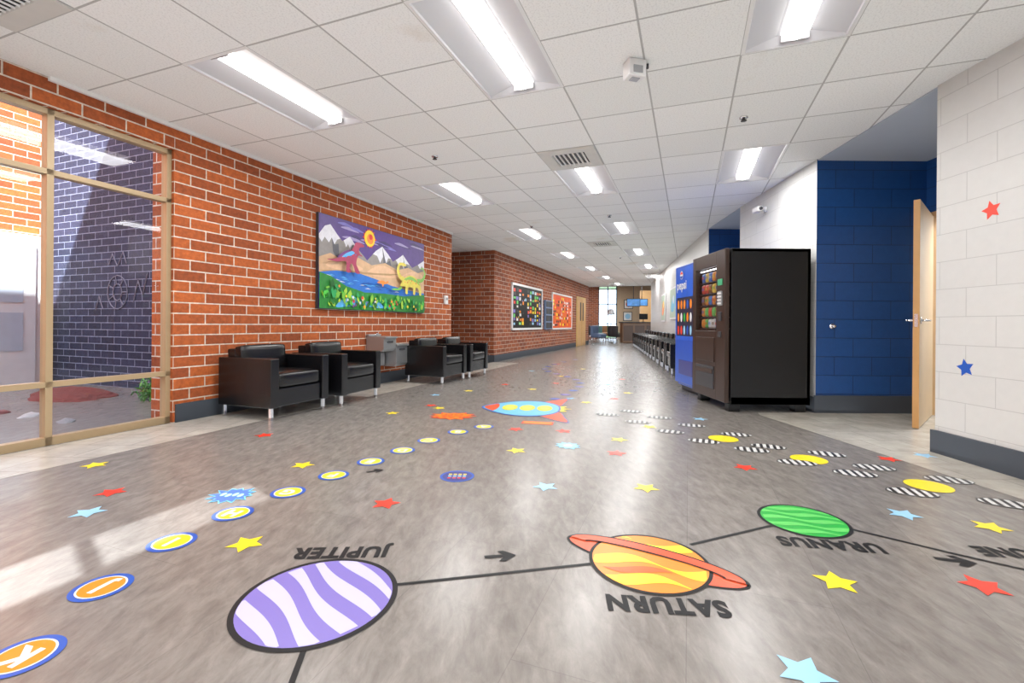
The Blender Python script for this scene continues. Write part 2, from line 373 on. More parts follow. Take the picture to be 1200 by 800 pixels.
# ------------------------------------------------------------------ ceiling lights
M_DIFF=mat('light_diffuser',(1,.98,.95),.4,emis=4.6,var=0)
M_PAN=mat('light_pan',(.60,.60,.63),.35,var=.01)
M_PANE=mat('light_pan_edge',(.78,.78,.78),.4,var=.01)
def rect(l,w,z): return [(-l/2,-w/2,z),(l/2,-w/2,z),(l/2,w/2,z),(-l/2,w/2,z)]
def loft(b,rs,m,cap=True):
    for A,B in zip(rs[:-1],rs[1:]):
        for i in range(4):
            j=(i+1)%4; b.poly([A[i],A[j],B[j],B[i]],m)
    if cap: b.poly(rs[-1],m)
src=None
for k,(u,v) in enumerate(FIX):
    x,y=P(u,v)
    if src is None:
        src=empty('ceiling_light','recessed white fluorescent troffer with glowing centre diffuser','ceiling light',(x,y,H),RL,'recessed hall ceiling lights')
        b=MB(); loft(b,[rect(1.225,.615,0),rect(1.18,.57,-.004)],M_PANE,False); loft(b,[rect(1.18,.57,-.004),rect(1.17,.56,.01),rect(1.14,.20,.06)],M_PAN); b.obj('housing',src)
        b=MB()
        n=8; hw=.08
        for i in range(n):
            a0=-hw+2*hw*i/n; a1=-hw+2*hw*(i+1)/n
            z0=.008+.046*(a0/hw)**2; z1=.008+.046*(a1/hw)**2
            b.poly([(-.56,a0,z0),(.56,a0,z0),(.56,a1,z1),(-.56,a1,z1)],M_DIFF)
        for s in(-1,1): b.box((s*.562,0,.032),(.008,.16,.046),M_PAN)
        b.obj('diffuser',src,label='glowing curved diffuser')
    else: dup(src,(x,y,H),RL)
    ld=bpy.data.lights.new('troffer_lamp','AREA'); ld.shape='RECTANGLE'; ld.size=1.1; ld.size_y=.4; ld.energy=33; ld.color=(1,.985,.97)
    lo=bpy.data.objects.new('troffer_lamp',ld); lo.location=(x,y,H-.02); lo.rotation_euler=(0,0,RL); COL.objects.link(lo)
ld=bpy.data.lights.new('floor_bounce_fill','AREA'); ld.shape='RECTANGLE'; ld.size=27; ld.size_y=6; ld.energy=215; ld.color=(.93,.97,1)  # added unseen fill, stands in for floor bounce to brighten the ceiling
x,y=P(9,-1.2); lo=bpy.data.objects.new('floor_bounce_fill',ld); lo.location=(x,y,.03); lo.rotation_euler=(math.pi,0,RL); COL.objects.link(lo)
for x,y in((7,26),(5,28)):
    ld=bpy.data.lights.new('lobby_lamp','AREA'); ld.size=2.5; ld.energy=150
    lo=bpy.data.objects.new('lobby_lamp',ld); lo.location=(x,y,3.5); COL.objects.link(lo)
ld=bpy.data.lights.new('room_lamp','AREA'); ld.size=1; ld.energy=90
lo=bpy.data.objects.new('room_lamp',ld); lo.location=(5.5,4.8,2.6); COL.objects.link(lo)

def vent2(u,v):
    x,y=P(u,v); e=empty('ceiling_vent','square white louvred air vent set in the ceiling grid','air vent',(x,y,H),RL,'ceiling air vents')
    b=MB(); loft(b,[rect(.6,.6,-.002),rect(.59,.59,-.012),rect(.36,.36,-.012),rect(.34,.34,.0)],mat('vent_frame',(.6,.59,.56),.5),False)
    b.poly(rect(.34,.34,-.001),M_DARK); b.obj('vent_frame',e)
    b=MB()
    for i in range(7): b.box((0,-.15+.05*i,-.008),(.34,.018,.012),M_WHITE,rot=('X',.5))
    b.obj('louvre',e)
vent2(4.975,-1.21); vent2(1.315,-3.65); vent2(10.465,-1.82); vent2(17.2,-1.21)
for k,(x,y) in enumerate(((2.0,4.04),(-.85,5.04),(1.6,7.7),(.35,8.6),(2.9,12.5))):
    b=MB(); b.cyl((0,0,0),(0,0,-.008),.035,M_CHROME); b.cyl((0,0,-.008),(0,0,-.03),.012,M_DARK); b.cyl((0,0,-.03),(0,0,-.034),.025,M_DARK)
    b.obj('sprinkler_head',loc=(x,y,H),label='small dark fire sprinkler head on the ceiling',cat='sprinkler',group='ceiling sprinklers')
e=empty('alarm_strobe','small white boxy alarm speaker mounted on the ceiling','alarm',(.83,3.20,H),.25)
b=MB(); b.box((0,0,-.06),(.13,.10,.12),M_WH,bev=.01); b.box((0,-.052,-.075),(.07,.006,.05),M_GREY,bev=.002); b.obj('alarm_body',e)
b=MB(); b.box((0,0,-.122),(.06,.05,.008),mat('clear_lens',(.35,.35,.38),.15),bev=.003); b.obj('strobe_lens',e)
b=MB(); b.tube([(.065,0,-.03),(.10,0,-.03),(.10,0,-.002)],.008,M_DARK); b.obj('cable',e)

# ------------------------------------------------------------------ club chairs
ch=empty('armchair','boxy black leather club armchair with chrome legs beside brick wall','armchair',(0,0,0),0,'black leather armchairs along the brick wall')
b=MB(); b.box((0,.0,.21),(.56,.66,.18),M_LEATHER,bev=.012,seg=3); b.obj('seat_base',ch)
b=MB(); b.puff((0,-.06,.375),(.55,.57,.145),M_LEATHER,.008,rk=.22); b.obj('seat_cushion',ch)
b=MB(); b.box((0,.275,.40),(.555,.12,.54),M_LEATHER,bev=.015,seg=3,rot=('X',-.06)); b.puff((0,.195,.56),(.55,.11,.28),M_LEATHER,.008,rot=('X',-.12),rk=.25); b.obj('backrest',ch)
for s in(-1,1):
    b=MB(); b.box((s*.329,-.005,.355),(.096,.70,.47),M_LEATHER,bev=.010,seg=3)
    b.obj('armrest',ch)
for sx in(-1,1):
    for sy in(-1,1):
        b=MB(); b.box((sx*.335,sy*.31,.0625),(.03,.03,.125),M_CHROME,bev=.003); b.obj('leg',ch)
first=True
for u,v,dr in((3.66,-4.02,.0),(4.53,-3.98,.06),(6.62,-3.82,-.03),(7.47,-3.80,.02)):
    x,y=P(u,v)
    if first: ch.location=(x,y,0); ch.rotation_euler=(0,0,RL); first=False
    else: dup(ch,(x,y,0),RL+dr)

# drinking fountain: stepped two-level unit
x,y=P(5.93,CV+.005); fo=empty('drinking_fountain','slim two-level stainless steel drinking fountain mounted on brick','drinking fountain',(x,y,0),RL)
def basin(cx,w,z,h,name):
    b=MB(); tb=bmesh.new()
    prof=[(-.01,z-h),(-.28,z-h),(-.32,z-h+.04),(-.32,z-.03),(-.35,z-.03),(-.35,z),(-.01,z)]; n=len(prof)
    A=[tb.verts.new((cx-w,p[0],p[1])) for p in prof]; B=[tb.verts.new((cx+w,p[0],p[1])) for p in prof]
    tb.faces.new(A); tb.faces.new(B[::-1])
    for i in range(n): tb.faces.new([A[i],B[i],B[(i+1)%n],A[(i+1)%n]])
    bmesh.ops.recalc_face_normals(tb,faces=tb.faces[:]); bmesh.ops.bevel(tb,geom=tb.edges[:],offset=.005,segments=2,affect='EDGES')
    b.merge(tb,M_STEEL); b.cyl((cx,-.18,z),(cx,-.18,z+.003),w*.6,M_GREY,seg=24); b.box((cx,-.03,z+.015),(2*w,.05,.03),M_STEEL,bev=.008); b.obj(name,fo)
basin(-.13,.150,.74,.22,'upper_basin'); basin(.18,.150,.62,.34,'lower_basin')
b=MB(); b.box((-.13,-.07,.40),(.27,.13,.20),M_STEEL,bev=.01); b.obj('back_panel',fo)
for s,z in((-.21,.74),(.10,.62)):
    b=MB(); b.tube([(s,-.12,z),(s,-.12,z+.035),(s+.03,-.15,z+.045)],.008,M_CHROME); b.obj('spout',fo)
for s,z in((-.13,.66),(.18,.54)):
    b=MB(); b.box((s,-.325,z),(.14,.012,.03),M_DARK,bev=.004); b.obj('push_bar',fo)

x,y=P(8.04,CV); b=MB(); b.box((0,-.02,0),(.12,.04,.17),M_WH,bev=.006); b.box((0,-.045,.02),(.06,.01,.05),M_GREY); b.obj('thermostat',loc=(x,y,1.4),rz=RL,label='small white wall thermostat box on the brick wall',cat='thermostat')

# ------------------------------------------------------------------ 2d art helpers
def cat_rom(pts,n=6):
    out=[];N=len(pts)
    for i in range(N):
        p0,p1,p2,p3=[Vector(pts[(i+k-1)%N]) for k in range(4)]
        for j in range(n):
            t=j/n
            out.append(tuple(.5*((2*p1)+(-p0+p2)*t+(2*p0-5*p1+4*p2-p3)*t*t+(-p0+3*p1-3*p2+p3)*t**3)))
    return out
def circ(cx,cy,r,n=40,ry=None,rot=0):
    ry=r if ry is None else ry; o=[]
    for i in range(n):
        a=2*math.pi*i/n; x=r*math.cos(a); y=ry*math.sin(a)
        o.append((cx+x*math.cos(rot)-y*math.sin(rot),cy+x*math.sin(rot)+y*math.cos(rot)))
    return o
def rrect(cx,cy,w,h): return [(cx-w/2,cy-h/2),(cx+w/2,cy-h/2),(cx+w/2,cy+h/2),(cx-w/2,cy+h/2)]
def line(pts,w):
    L=[];R=[]
    for i,p in enumerate(pts):
        a=Vector(pts[max(0,i-1)]);c=Vector(pts[min(len(pts)-1,i+1)]);d=(c-a).normalized();n=Vector((-d.y,d.x))*w/2
        L.append(tuple(Vector(p)+n));R.append(tuple(Vector(p)-n))
    return L+R[::-1]
def star(R,r=None,n=5,rot=0):
    r=R*.47 if r is None else r; o=[]
    for i in range(2*n):
        a=rot+math.pi/2+math.pi*i/n; q=R if i%2==0 else r
        o.append((q*math.cos(a),q*math.sin(a)))
    return o
class ART:
    """flat layered artwork; floor: x,y ; wall: x,z facing -y"""
    def __init__(s,mode,z0=.0022,dz=.0006): s.b=MB(); s.mode=mode; s.z0=z0; s.dz=dz; s.k=0
    def f3(s,x,y,*a):
        z=s.z0+s.k*s.dz
        return (x,y,z) if s.mode=='floor' else (x,-z,y)
    def add(s,pts,m):
        f=s.b.poly([s.f3(*p) for p in pts],m)
        want=Vector((0,0,1)) if s.mode=='floor' else Vector((0,-1,0))
        if f.normal.dot(want)<0: f.normal_flip()
        s.k+=1; return s
    def same(s,list_,m):
        for p in list_: s.add(p,m); s.k-=1
        s.k+=1; return s
    def text(s,body,size,m,cx=0,cy=0,rot=0,bold=.0,sx=1,width=None):
        c=bpy.data.curves.new('t','FONT'); c.body=body; c.size=size; c.align_x='CENTER'; c.align_y='CENTER'; c.offset=bold; c.resolution_u=3; c.space_character=1.08
        o=bpy.data.objects.new('t',c); COL.objects.link(o); bpy.context.view_layer.update()
        dg=bpy.context.evaluated_depsgraph_get(); me=bpy.data.meshes.new_from_object(o.evaluated_get(dg))
        vs=[(v.co.x,v.co.y) for v in me.vertices]; fs=[tuple(p.vertices) for p in me.polygons]
        if width:
            w=max(v[0] for v in vs)-min(v[0] for v in vs); sx=width/w
        cs,sn=math.cos(rot),math.sin(rot)
        vs=[(cx+(a*sx)*cs-bb*sn, cy+(a*sx)*sn+bb*cs) for a,bb in vs]
        s.b.raw(vs,fs,m,s.f3); s.k+=1
        bpy.data.objects.remove(o); bpy.data.curves.remove(c); bpy.data.meshes.remove(me); return s
    def stripes(s,cx,cy,R,bands,m,rot=0,amp=.02,fr=9,ry=None):
        ry=R if ry is None else ry
        for bi,(a,bb) in enumerate(bands):
            seg=[]
            def flush():
                if len(seg)>2:
                    pl=[(x,l) for x,l,h in seg]+[(x,h) for x,l,h in seg[::-1]]
                    cs,sn=math.cos(rot),math.sin(rot)
                    s.add([(cx+x*cs-y*sn,cy+x*sn+y*cs) for x,y in pl],m); s.k-=1
            N=48
            for i in range(1,N):
                x=-R+2*R*i/N; c=ry*math.sqrt(max(0,1-(x/R)**2)); w=amp*math.sin(fr*x/R+bi*1.7); w2=amp*math.sin(fr*x/R+bi*1.7+1.2)
                lo=max(a+w,-c);hi=min(bb+w2,c)
                if hi>lo+.0005: seg.append((x,lo,hi))
                else: flush(); seg=[]
            flush()
        s.k+=1; return s
    def obj(s,*a,**k): return s.b.obj(*a,**k)

# ------------------------------------------------------------------ floor stickers
def sticker_star(x,y,m,cn,R=.078,grp='star floor stickers'):
    a=ART('floor'); rot=random.uniform(0,6.28)
    a.add(star(R,R*.5,rot=rot),m)
    a.obj('star_sticker',loc=(x,y,0),label=cn+' five-pointed star sticker on the grey floor',cat='floor sticker',group=grp)
for x,y in[(-1.12,1.97),(1.20,1.71),(2.26,2.19),(.78,2.68),(-2.71,3.03),(-1.37,3.06),(.04,3.45),(.88,3.80),(1.27,4.29),(-1.24,4.85),(-.80,5.16),(.9,5.6),(.3,6.7),(-.6,6.5),(1.6,6.4),(.9,8.4),(1.5,9.8),(2.3,12)]:
    sticker_star(x,y,M_YEL,'yellow')
for x,y in[(-.65,2.42),(1.72,1.69),(-2.19,2.55),(1.55,3.08),(2.68,3.30),(-2.05,3.86),(.77,3.40),(-.92,5.32),(.04,4.15),(.46,4.09),(1.3,5.9),(-.1,7.2),(.7,7.4),(1.9,8.0),(1.1,11)]:
    sticker_star(x,y,M_RED,'red')
for x,y in[(.20,2.69),(1.97,2.33),(-2.07,2.28),(.80,1.26),(3.02,3.40),(1.89,4.66),(.47,4.57),(-1.0,6.1),(.75,5.9),(1.5,7.3),(.4,9.3)]:
    sticker_star(x,y,M_LB,'light blue')

a=ART('floor'); a.add(circ(0,0,.265,64),M_BLACK).add(circ(0,0,.247,64),M_PUR)
a.stripes(0,0,.245,[(-.215,-.175),(-.125,-.075),(-.025,.02),(.07,.115),(.165,.205)],M_LAV,rot=-.80,amp=.012,fr=3.0)
a.obj('planet_sticker',loc=(-.655,1.585,0),label='round purple and lavender striped planet sticker with black outline',cat='floor sticker',group='planet floor stickers')
a=ART('floor'); r=-.56
a.add(circ(.01,.02,.362,64,.110,r),M_BLACK).add(circ(.01,.02,.349,64,.098,r),M_RORG)
a.add(circ(0,0,.235,64),M_BLACK).add(circ(0,0,.221,64),M_ORG)
a.stripes(0,0,.219,[(-.175,-.13),(-.05,-.005),(.14,.175)],M_YEL,rot=-.35,amp=.034,fr=3.6)
a.stripes(0,0,.219,[(-.095,-.075)],M_DORG,rot=-.35,amp=.030,fr=3.6)
half=[]
for i in range(0,33):
    t=math.pi*i/32; half.append((math.cos(t),math.sin(t)))
def rt(x,y): return (.01+x*math.cos(r)-y*math.sin(r), .02+x*math.sin(r)+y*math.cos(r))
a.add([rt(.356*c,.108*s_) for c,s_ in half]+[rt(.27*c,.038*s_) for c,s_ in half[::-1]],M_BLACK)
a.add([rt(.345*c,.098*s_) for c,s_ in half]+[rt(.28*c,.048*s_) for c,s_ in half[::-1]],M_RORG)
a.obj('planet_sticker',loc=(.55,1.845,0),label='orange and yellow ringed planet sticker with red-orange ring',cat='floor sticker',group='planet floor stickers')
a=ART('floor'); a.add(circ(0,0,.197,64),M_BLACK).add(circ(0,0,.182,64),M_GRN)
a.stripes(0,0,.18,[(-.15,-.12),(-.085,-.055),(-.015,.015),(.05,.08),(.115,.145)],M_LGRN,rot=-.3,amp=.012,fr=5)
a.obj('planet_sticker',loc=(1.415,2.25,0),label='round green striped planet sticker with black outline',cat='floor sticker',group='planet floor stickers')
for body,x,y,w,rot in(('JUPITER',-.69,1.905,.40,.06),('SATURN',.525,1.562,.40,-.09),('URANUS',1.375,2.005,.41,-.17),('NEPTUNE',2.19,1.93,.46,-.13)):
    a=ART('floor'); a.text(body,.122,M_BLACK,bold=.0055,width=w,rot=math.pi+rot)
    a.obj('lettering_sticker',loc=(x,y,0),label='bold black capital letters spelling a planet name, '+body.capitalize(),cat='floor lettering',group='planet name lettering')
for pts in([(-.59,1.335),(-.50,.85)],[(-.405,1.67),(.315,1.825)],[(.77,1.99),(1.235,2.19)],[(1.585,2.15),(1.85,1.92),(2.3,1.57)]):
    a=ART('floor',z0=.0018); a.add(line(pts,.017),M_BLACK); a.obj('path_line',label='black vinyl path line between the planets',cat='floor sticker',group='black planet path lines')
def arrow(x,y,rot,s=.15):
    a=ART('floor'); pts=[(-.5,.09),(.08,.09),(-.08,.3),(.12,.34),(.5,0),(.12,-.34),(-.08,-.3),(.08,-.09),(-.5,-.09)]
    a.add([(p[0]*s,p[1]*s) for p in pts],M_BLACK)
    a.obj('arrow_sticker',loc=(x,y,0),rz=rot,label='small black arrow sticker on the floor',cat='floor sticker',group='black arrow stickers')
arrow(-.04,1.88,.15,.13); arrow(1.79,1.87,-.3,.14); arrow(-.86,2.95,.5,.11)

LET=[('K',-1.36,1.30),('J',-1.44,1.64),('I',-1.44,1.98),('H',-1.36,2.28),('G',-1.23,2.57),('F',-1.09,2.86),('E',-.95,3.15),('D',-.80,3.43),('C',-.66,3.73),('B',-.46,4.03),('A',-.25,4.24)]
for i,(c,x,y) in enumerate(LET):
    a=ART('floor'); inner=M_ORG if i in(0,1) else M_YEL
    a.add(circ(0,0,.09,36),M_DBL).add(circ(0,0,.072,36),M_WH).add(circ(0,0,.066,36),inner)
    a.text(c,.10,M_WH,bold=.005,rot=math.pi-.2)
    a.obj('letter_sticker',loc=(x,y,0),label=('orange' if i<2 else 'yellow')+' disc sticker with blue rim and white letter '+c,cat='floor sticker',group='lettered disc stickers')
def burst(R,n,seed,q=.72):
    rr=random.Random(seed); o=[]
    for i in range(2*n):
        an=math.pi*i/n; k=R*(rr.uniform(.85,1.1) if i%2==0 else q*rr.uniform(.9,1.05)); o.append((k*math.cos(an),k*math.sin(an)))
    return o
a=ART('floor'); a.add(burst(.125,12,3,.7),M_TEAL).add(burst(.112,12,3,.7),M_DBL)
a.same([circ(-.05+.033*k,.006*(-1)**k,.013,10,.026) for k in range(4)],M_LB)
a.obj('splash_sticker',loc=(-1.51,2.52,0),label='blue paint splat sticker on the floor',cat='floor sticker')
a=ART('floor'); a.add(circ(0,0,.105,32),M_DBL).add(circ(0,0,.09,32),M_NAVY)
for k,(m,yy) in enumerate(((M_YEL,.03),(M_LB,-.005),(M_RED,-.04))):
    a.same([rrect(-.045+.03*j,yy,.02,.02) for j in range(4)],m)
a.obj('round_sticker',loc=(-.33,2.86,0),label='round navy sticker with coloured lettering on the floor',cat='floor sticker')
a=ART('floor'); a.add([(p[0]*1.25,p[1]) for p in burst(.20,12,5)],M_RED).add([(p[0]*1.25,p[1]) for p in burst(.175,12,5)],M_ORG)
a.text('BLAST\nOFF',.12,M_RED,bold=.004,rot=math.pi)
a.obj('burst_sticker',loc=(-.60,4.72,0),label='orange comic burst sticker with red lettering',cat='floor sticker')
a=ART('floor'); a.add(burst(.105,10,4,.75),M_TEAL).add(burst(.092,10,4,.75),M_LB).add(burst(.045,7,9,.5),M_WH)
a.obj('splash_sticker',loc=(.44,3.60,0),label='small light blue burst sticker on the floor',cat='floor sticker')
# rocket lying across the hall
a=ART('floor'); K=.97
finp=[(.16,.28),(.30,.50),(.50,.66),(.47,.42),(.42,.20),(.30,.14)]
sc_=lambda ps,k=1:[(p[0]*k*K,p[1]*k*K*1.08) for p in ps]
for s_ in(-1,1):
    a.add(cat_rom(sc_([(p[0]*1.04,s_*p[1]*1.06) for p in finp])),M_NAVY); a.k-=1
a.k+=1
for s_ in(-1,1):
    a.add(cat_rom(sc_([(p[0],s_*p[1]) for p in finp])),M_RORG); a.k-=1
a.k+=1
a.add(cat_rom(sc_([(.36,-.12),(.50,-.14),(.46,-.04),(.56,0),(.46,.04),(.50,.14),(.36,.12)])),M_YEL)
body=sc_(cat_rom([(-.46,0),(-.32,.22),(-.12,.38),(.12,.42),(.30,.32),(.40,.14),(.40,-.14),(.30,-.32),(.12,-.42),(-.12,-.38),(-.32,-.22)]))
a.add([(p[0]*1.05,p[1]*1.07) for p in body],M_DBL).add(body,M_TEAL)
a.add(sc_(cat_rom([(-.45,0),(-.36,.16),(-.31,.20),(-.28,0),(-.31,-.20),(-.36,-.16)])),M_RORG)
for xx_ in(-.15,.05,.25):
    a.add(circ(xx_*K,0,.085,24,.17),M_YEL); a.k-=1
a.k+=1
for xx_ in(-.15,.05,.25):
    a.add(circ(xx_*K,0,.055,20,.11),M_YG); a.k-=1
a.k+=1
a.obj('rocket_sticker',loc=(.13,5.20,0),rz=-.12,label='light blue cartoon rocket floor sticker with yellow-green portholes and red fins',cat='floor sticker')
a=ART('floor'); a.add(rrect(0,0,.3,.12),M_RED); a.add(rrect(0,0,.27,.09),M_ORG); a.obj('word_sticker',loc=(.25,4.42,0),rz=-.2,label='small orange and red rectangular sticker on the floor',cat='floor sticker')
for i,(x,y) in enumerate(((.55,5.85),(.72,6.2),(.88,6.6),(1.02,7.0),(1.10,7.45),(1.10,7.9),(1.0,8.35),(.85,8.8),(.72,9.25),(.70,9.75),(.80,10.3),(1.0,10.9),(1.3,11.6),(1.7,12.4))):
    a=ART('floor'); a.add(circ(0,0,.075,20),M_NAVY).add(circ(0,0,.055,20),M_PUR if i%2 else M_DBL)
    a.obj('trail_dot_sticker',loc=(x,y,0),label='small round purple-blue dot sticker in a curving trail',cat='floor sticker',group='purple-blue dot trail')
for x,y in((2.47,2.75),(2.10,3.28),(1.76,3.86)):
    a=ART('floor'); a.add(circ(0,0,.115,32),M_YEL); a.obj('dot_sticker',loc=(x,y,0),label='plain yellow round dot sticker on the floor',cat='floor sticker',group='yellow dot stickers')
Z=[(2.65,2.48),(2.69,2.86),(2.28,2.64),(2.42,3.10),(2.20,2.97),(2.32,3.42),(1.97,3.20),(2.00,3.62),(1.82,3.52),(1.94,4.01),(1.56,3.77),(1.69,4.36),(1.40,4.10),(1.50,4.72),(1.22,4.5),(1.30,5.05),(1.0,4.85)]
for i,(x,y) in enumerate(Z):
    a=ART('floor'); A,B=.12,.066
    a.add(circ(0,0,A*1.06,32,B*1.1),M_ZB); a.add(circ(0,0,A,32,B),M_ZW); bars=[]
    for k in range(5):
        x0=-A*.86+k*A*.38; x1=x0+A*.18
        p=[]
        for t in(0,.5,1):
            xx=x0+(x1-x0)*t; p.append((xx,-B*.97*math.sqrt(max(0,1-(xx/A)**2))))
        for t in(1,.5,0):
            xx=x0+(x1-x0)*t; p.append((xx,B*.97*math.sqrt(max(0,1-(xx/A)**2))))
        bars.append(p)
    a.same(bars,M_ZB)
    a.obj('striped_step_sticker',loc=(x,y,0),rz=-.35+random.uniform(-.1,.1),label='oval black and white striped stepping sticker on the floor',cat='floor sticker',group='striped stepping stickers')
for z,y,m,cn in((1.72,3.09,M_RED,'red'),(.655,3.26,M_DBL,'blue')):
    a=ART('wall',z0=.001); a.add(star(.066,.033,rot=.2),m); a.obj('wall_star',loc=(3.18,y,z),rz=-math.pi/2,label=cn+' star sticker on the white block wall',cat='wall sticker',group='wall star stickers')
b=MB(); b.cyl((0,0,0),(0,-.012,0),.028,M_CHROME); b.cyl((0,-.012,0),(0,-.05,0),.016,M_CHROME); b.obj('wall_valve',loc=(3.47,5.05,.94),label='small round chrome fitting on the blue block wall',cat='wall fitting')

# ------------------------------------------------------------------ painting
def pm(n,c): return mat('paint_'+n,c,.45,var=.25,vs=14,bump=.2)
x,y=P(5.925,CV); W_,H_=2.53,1.23
pt=empty('wall_painting','large colourful mural canvas of dinosaurs, mountains and lake','painting',(x,y,1.12),RL)
b=MB(); b.box((0,-.02,H_/2),(W_,.04,H_),M_DARK); b.obj('canvas',pt)
a=ART('wall',z0=.042,dz=.00022)
def S(pts): return [((p[0]-.5)*W_*.995,p[1]*H_*.99+.006) for p in pts]
A=lambda pts,c,sm=False: a.add(S(cat_rom(pts) if sm else pts),pm(*c))
SKY=('violet',(.085,.04,.22)); GM=('grey',(.26,.24,.23)); GD=('dark_grey',(.11,.11,.13)); SN=('snow',(.70,.70,.76)); YE=('yellow',(.90,.62,.03)); ORA=('orange',(.82,.24,.03)); BL=('blue',(.015,.15,.55)); LBL=('light_blue',(.10,.42,.80)); TAN=('tan',(.60,.38,.22)); PEA=('peach',(.72,.46,.28)); GR=('green',(.02,.22,.03)); LG=('leaf',(.18,.50,.05)); RD=('red',(.65,.03,.03)); PK=('magenta',(.16,.04,.20)); WHT=('white',(.75,.75,.75))
A([(0,0),(1,0),(1,1),(0,1)],SKY)
rq=random.Random(21)
for k in range(16):
    cx=rq.uniform(.1,.92); cy=rq.uniform(.80,.96); l=rq.uniform(.05,.09)
    A([(cx-l,cy),(cx-l*.3,cy+.025),(cx+l*.4,cy+.012),(cx+l,cy-.01),(cx+l*.2,cy-.012)],(('cloud',(.34,.28,.52)),('cloud_blue',(.18,.16,.50)),('cloud_dark',(.05,.03,.14)))[k%3],True)
A([(0,.45),(0,.78),(.04,.88),(.08,.91),(.13,.82),(.17,.76),(.23,.83),(.29,.72),(.35,.64),(.44,.5)],GM)
A([(0,.74),(0,.78),(.04,.88),(.08,.91),(.13,.82),(.155,.78),(.13,.76),(.11,.70),(.09,.77),(.07,.71),(.04,.76),(.02,.70)],SN); A([(.18,.77),(.23,.83),(.28,.74),(.255,.74),(.235,.68),(.215,.74),(.20,.70)],SN)
A([(.28,.42),(.38,.60),(.46,.74),(.52,.81),(.58,.73),(.63,.65),(.68,.70),(.74,.77),(.80,.68),(.85,.62),(.92,.68),(1,.76),(1,.42)],GM)
A([(.43,.69),(.46,.74),(.52,.81),(.58,.73),(.61,.68),(.58,.68),(.56,.61),(.53,.69),(.50,.60),(.47,.68)],SN); A([(.66,.68),(.68,.70),(.74,.77),(.80,.68),(.82,.65),(.78,.66),(.75,.58),(.72,.66),(.69,.62)],SN); A([(.92,.68),(1,.76),(1,.62),(.97,.68),(.95,.62)],SN)
A([(.52,.81),(.54,.70),(.56,.61),(.60,.66),(.62,.55),(.58,.42),(.54,.5)],GD); A([(.74,.77),(.755,.6),(.79,.64),(.82,.5),(.79,.45),(.76,.55)],GD); A([(.08,.91),(.09,.77),(.11,.70),(.14,.72),(.15,.5),(.10,.62)],GD)
SX,SY=.40,.865
a.add([((SX-.5)*W_+q[0],SY*H_+q[1]) for q in burst(.15,16,2,.8)],pm(*RD)); a.add([((SX-.5)*W_+q[0],SY*H_+q[1]) for q in circ(0,0,.12,28)],pm(*YE)); a.add([((SX+.005-.5)*W_+q[0],(SY-.005)*H_+q[1]) for q in circ(0,0,.075,24)],pm(*ORA))
a.add([((SX+.01-.5)*W_+q[0],(SY+.02)*H_+q[1]) for q in circ(0,0,.04,16)],pm(*RD))
A([(0,.28),(.0,.54),(.08,.60),(.18,.54),(.30,.61),(.42,.55),(.55,.61),(.68,.55),(.80,.61),(.92,.56),(1,.61),(1,.2),(0,.2)],TAN)
A([(.05,.46),(.14,.55),(.26,.53),(.34,.48),(.2,.43)],PEA,True); A([(.38,.45),(.5,.57),(.62,.54),(.70,.47),(.55,.42)],PEA,True); A([(.72,.45),(.84,.56),(.97,.54),(.97,.42)],PEA,True)
A([(0,.40),(.2,.44),(.45,.46),(.7,.50),(.6,.46),(.3,.42),(.1,.37)],('sand_dark',(.42,.26,.12)))
A([(0,.26),(.0,.38),(.12,.42),(.3,.43),(.45,.39),(.62,.33),(.8,.30),(1,.28),(1,.1),(0,.1)],BL,False)
rq=random.Random(12)
for k in range(40):
    cx=rq.uniform(.03,.95); cy=.25+rq.uniform(0,.13)*(1-cx*.8)
    A([(cx-.03,cy),(cx,cy+.012),(cx+.03,cy),(cx,cy+.002)],(LBL,('deep_blue',(.01,.05,.30)),WHT,LBL)[k%4])
A([(.0,.0),(.0,.38),(.08,.35),(.2,.26),(.35,.21),(.55,.22),(.75,.21),(1,.26),(1,0)],GR)
A([(.12,.02),(.22,.16),(.34,.10),(.5,.12),(.62,.05),(.5,.03),(.3,.05)],LBL,True)
for k in range(170):
    cx=rq.uniform(.02,.98); cy=rq.uniform(.005,.13)+(.12*rq.random() if cx<.2 else 0); l=rq.uniform(.025,.055); an=rq.uniform(-1.2,1.2)
    lx=l*.7*math.sin(an)*.8; ly=l*2.0*math.cos(an); nx=l*rq.uniform(.15,.4)
    pts=[(cx-nx*.4,cy),(cx+lx*.5-nx,cy+ly*.55),(cx+lx,cy+ly),(cx+lx*.5+nx,cy+ly*.5),(cx+nx*.4,cy)]
    pts=[(min(.995,max(.005,p[0])),p[1]) for p in pts]
    A(pts,(LG,('bright_green',(.08,.55,.06)),('lime',(.40,.64,.05)),GR,('emerald',(.03,.36,.10)),('deep_green',(.01,.12,.02)))[k%6])
for k in range(26):
    cx=rq.uniform(.03,.97); cy=rq.uniform(.03,.15)+(.12 if cx<.15 else 0)
    a.add([((cx-.5)*W_+q[0],cy*H_+q[1]) for q in burst(rq.uniform(.02,.035),6,k,.5)],pm(*(RD,YE,ORA,WHT,PK)[k%5]))
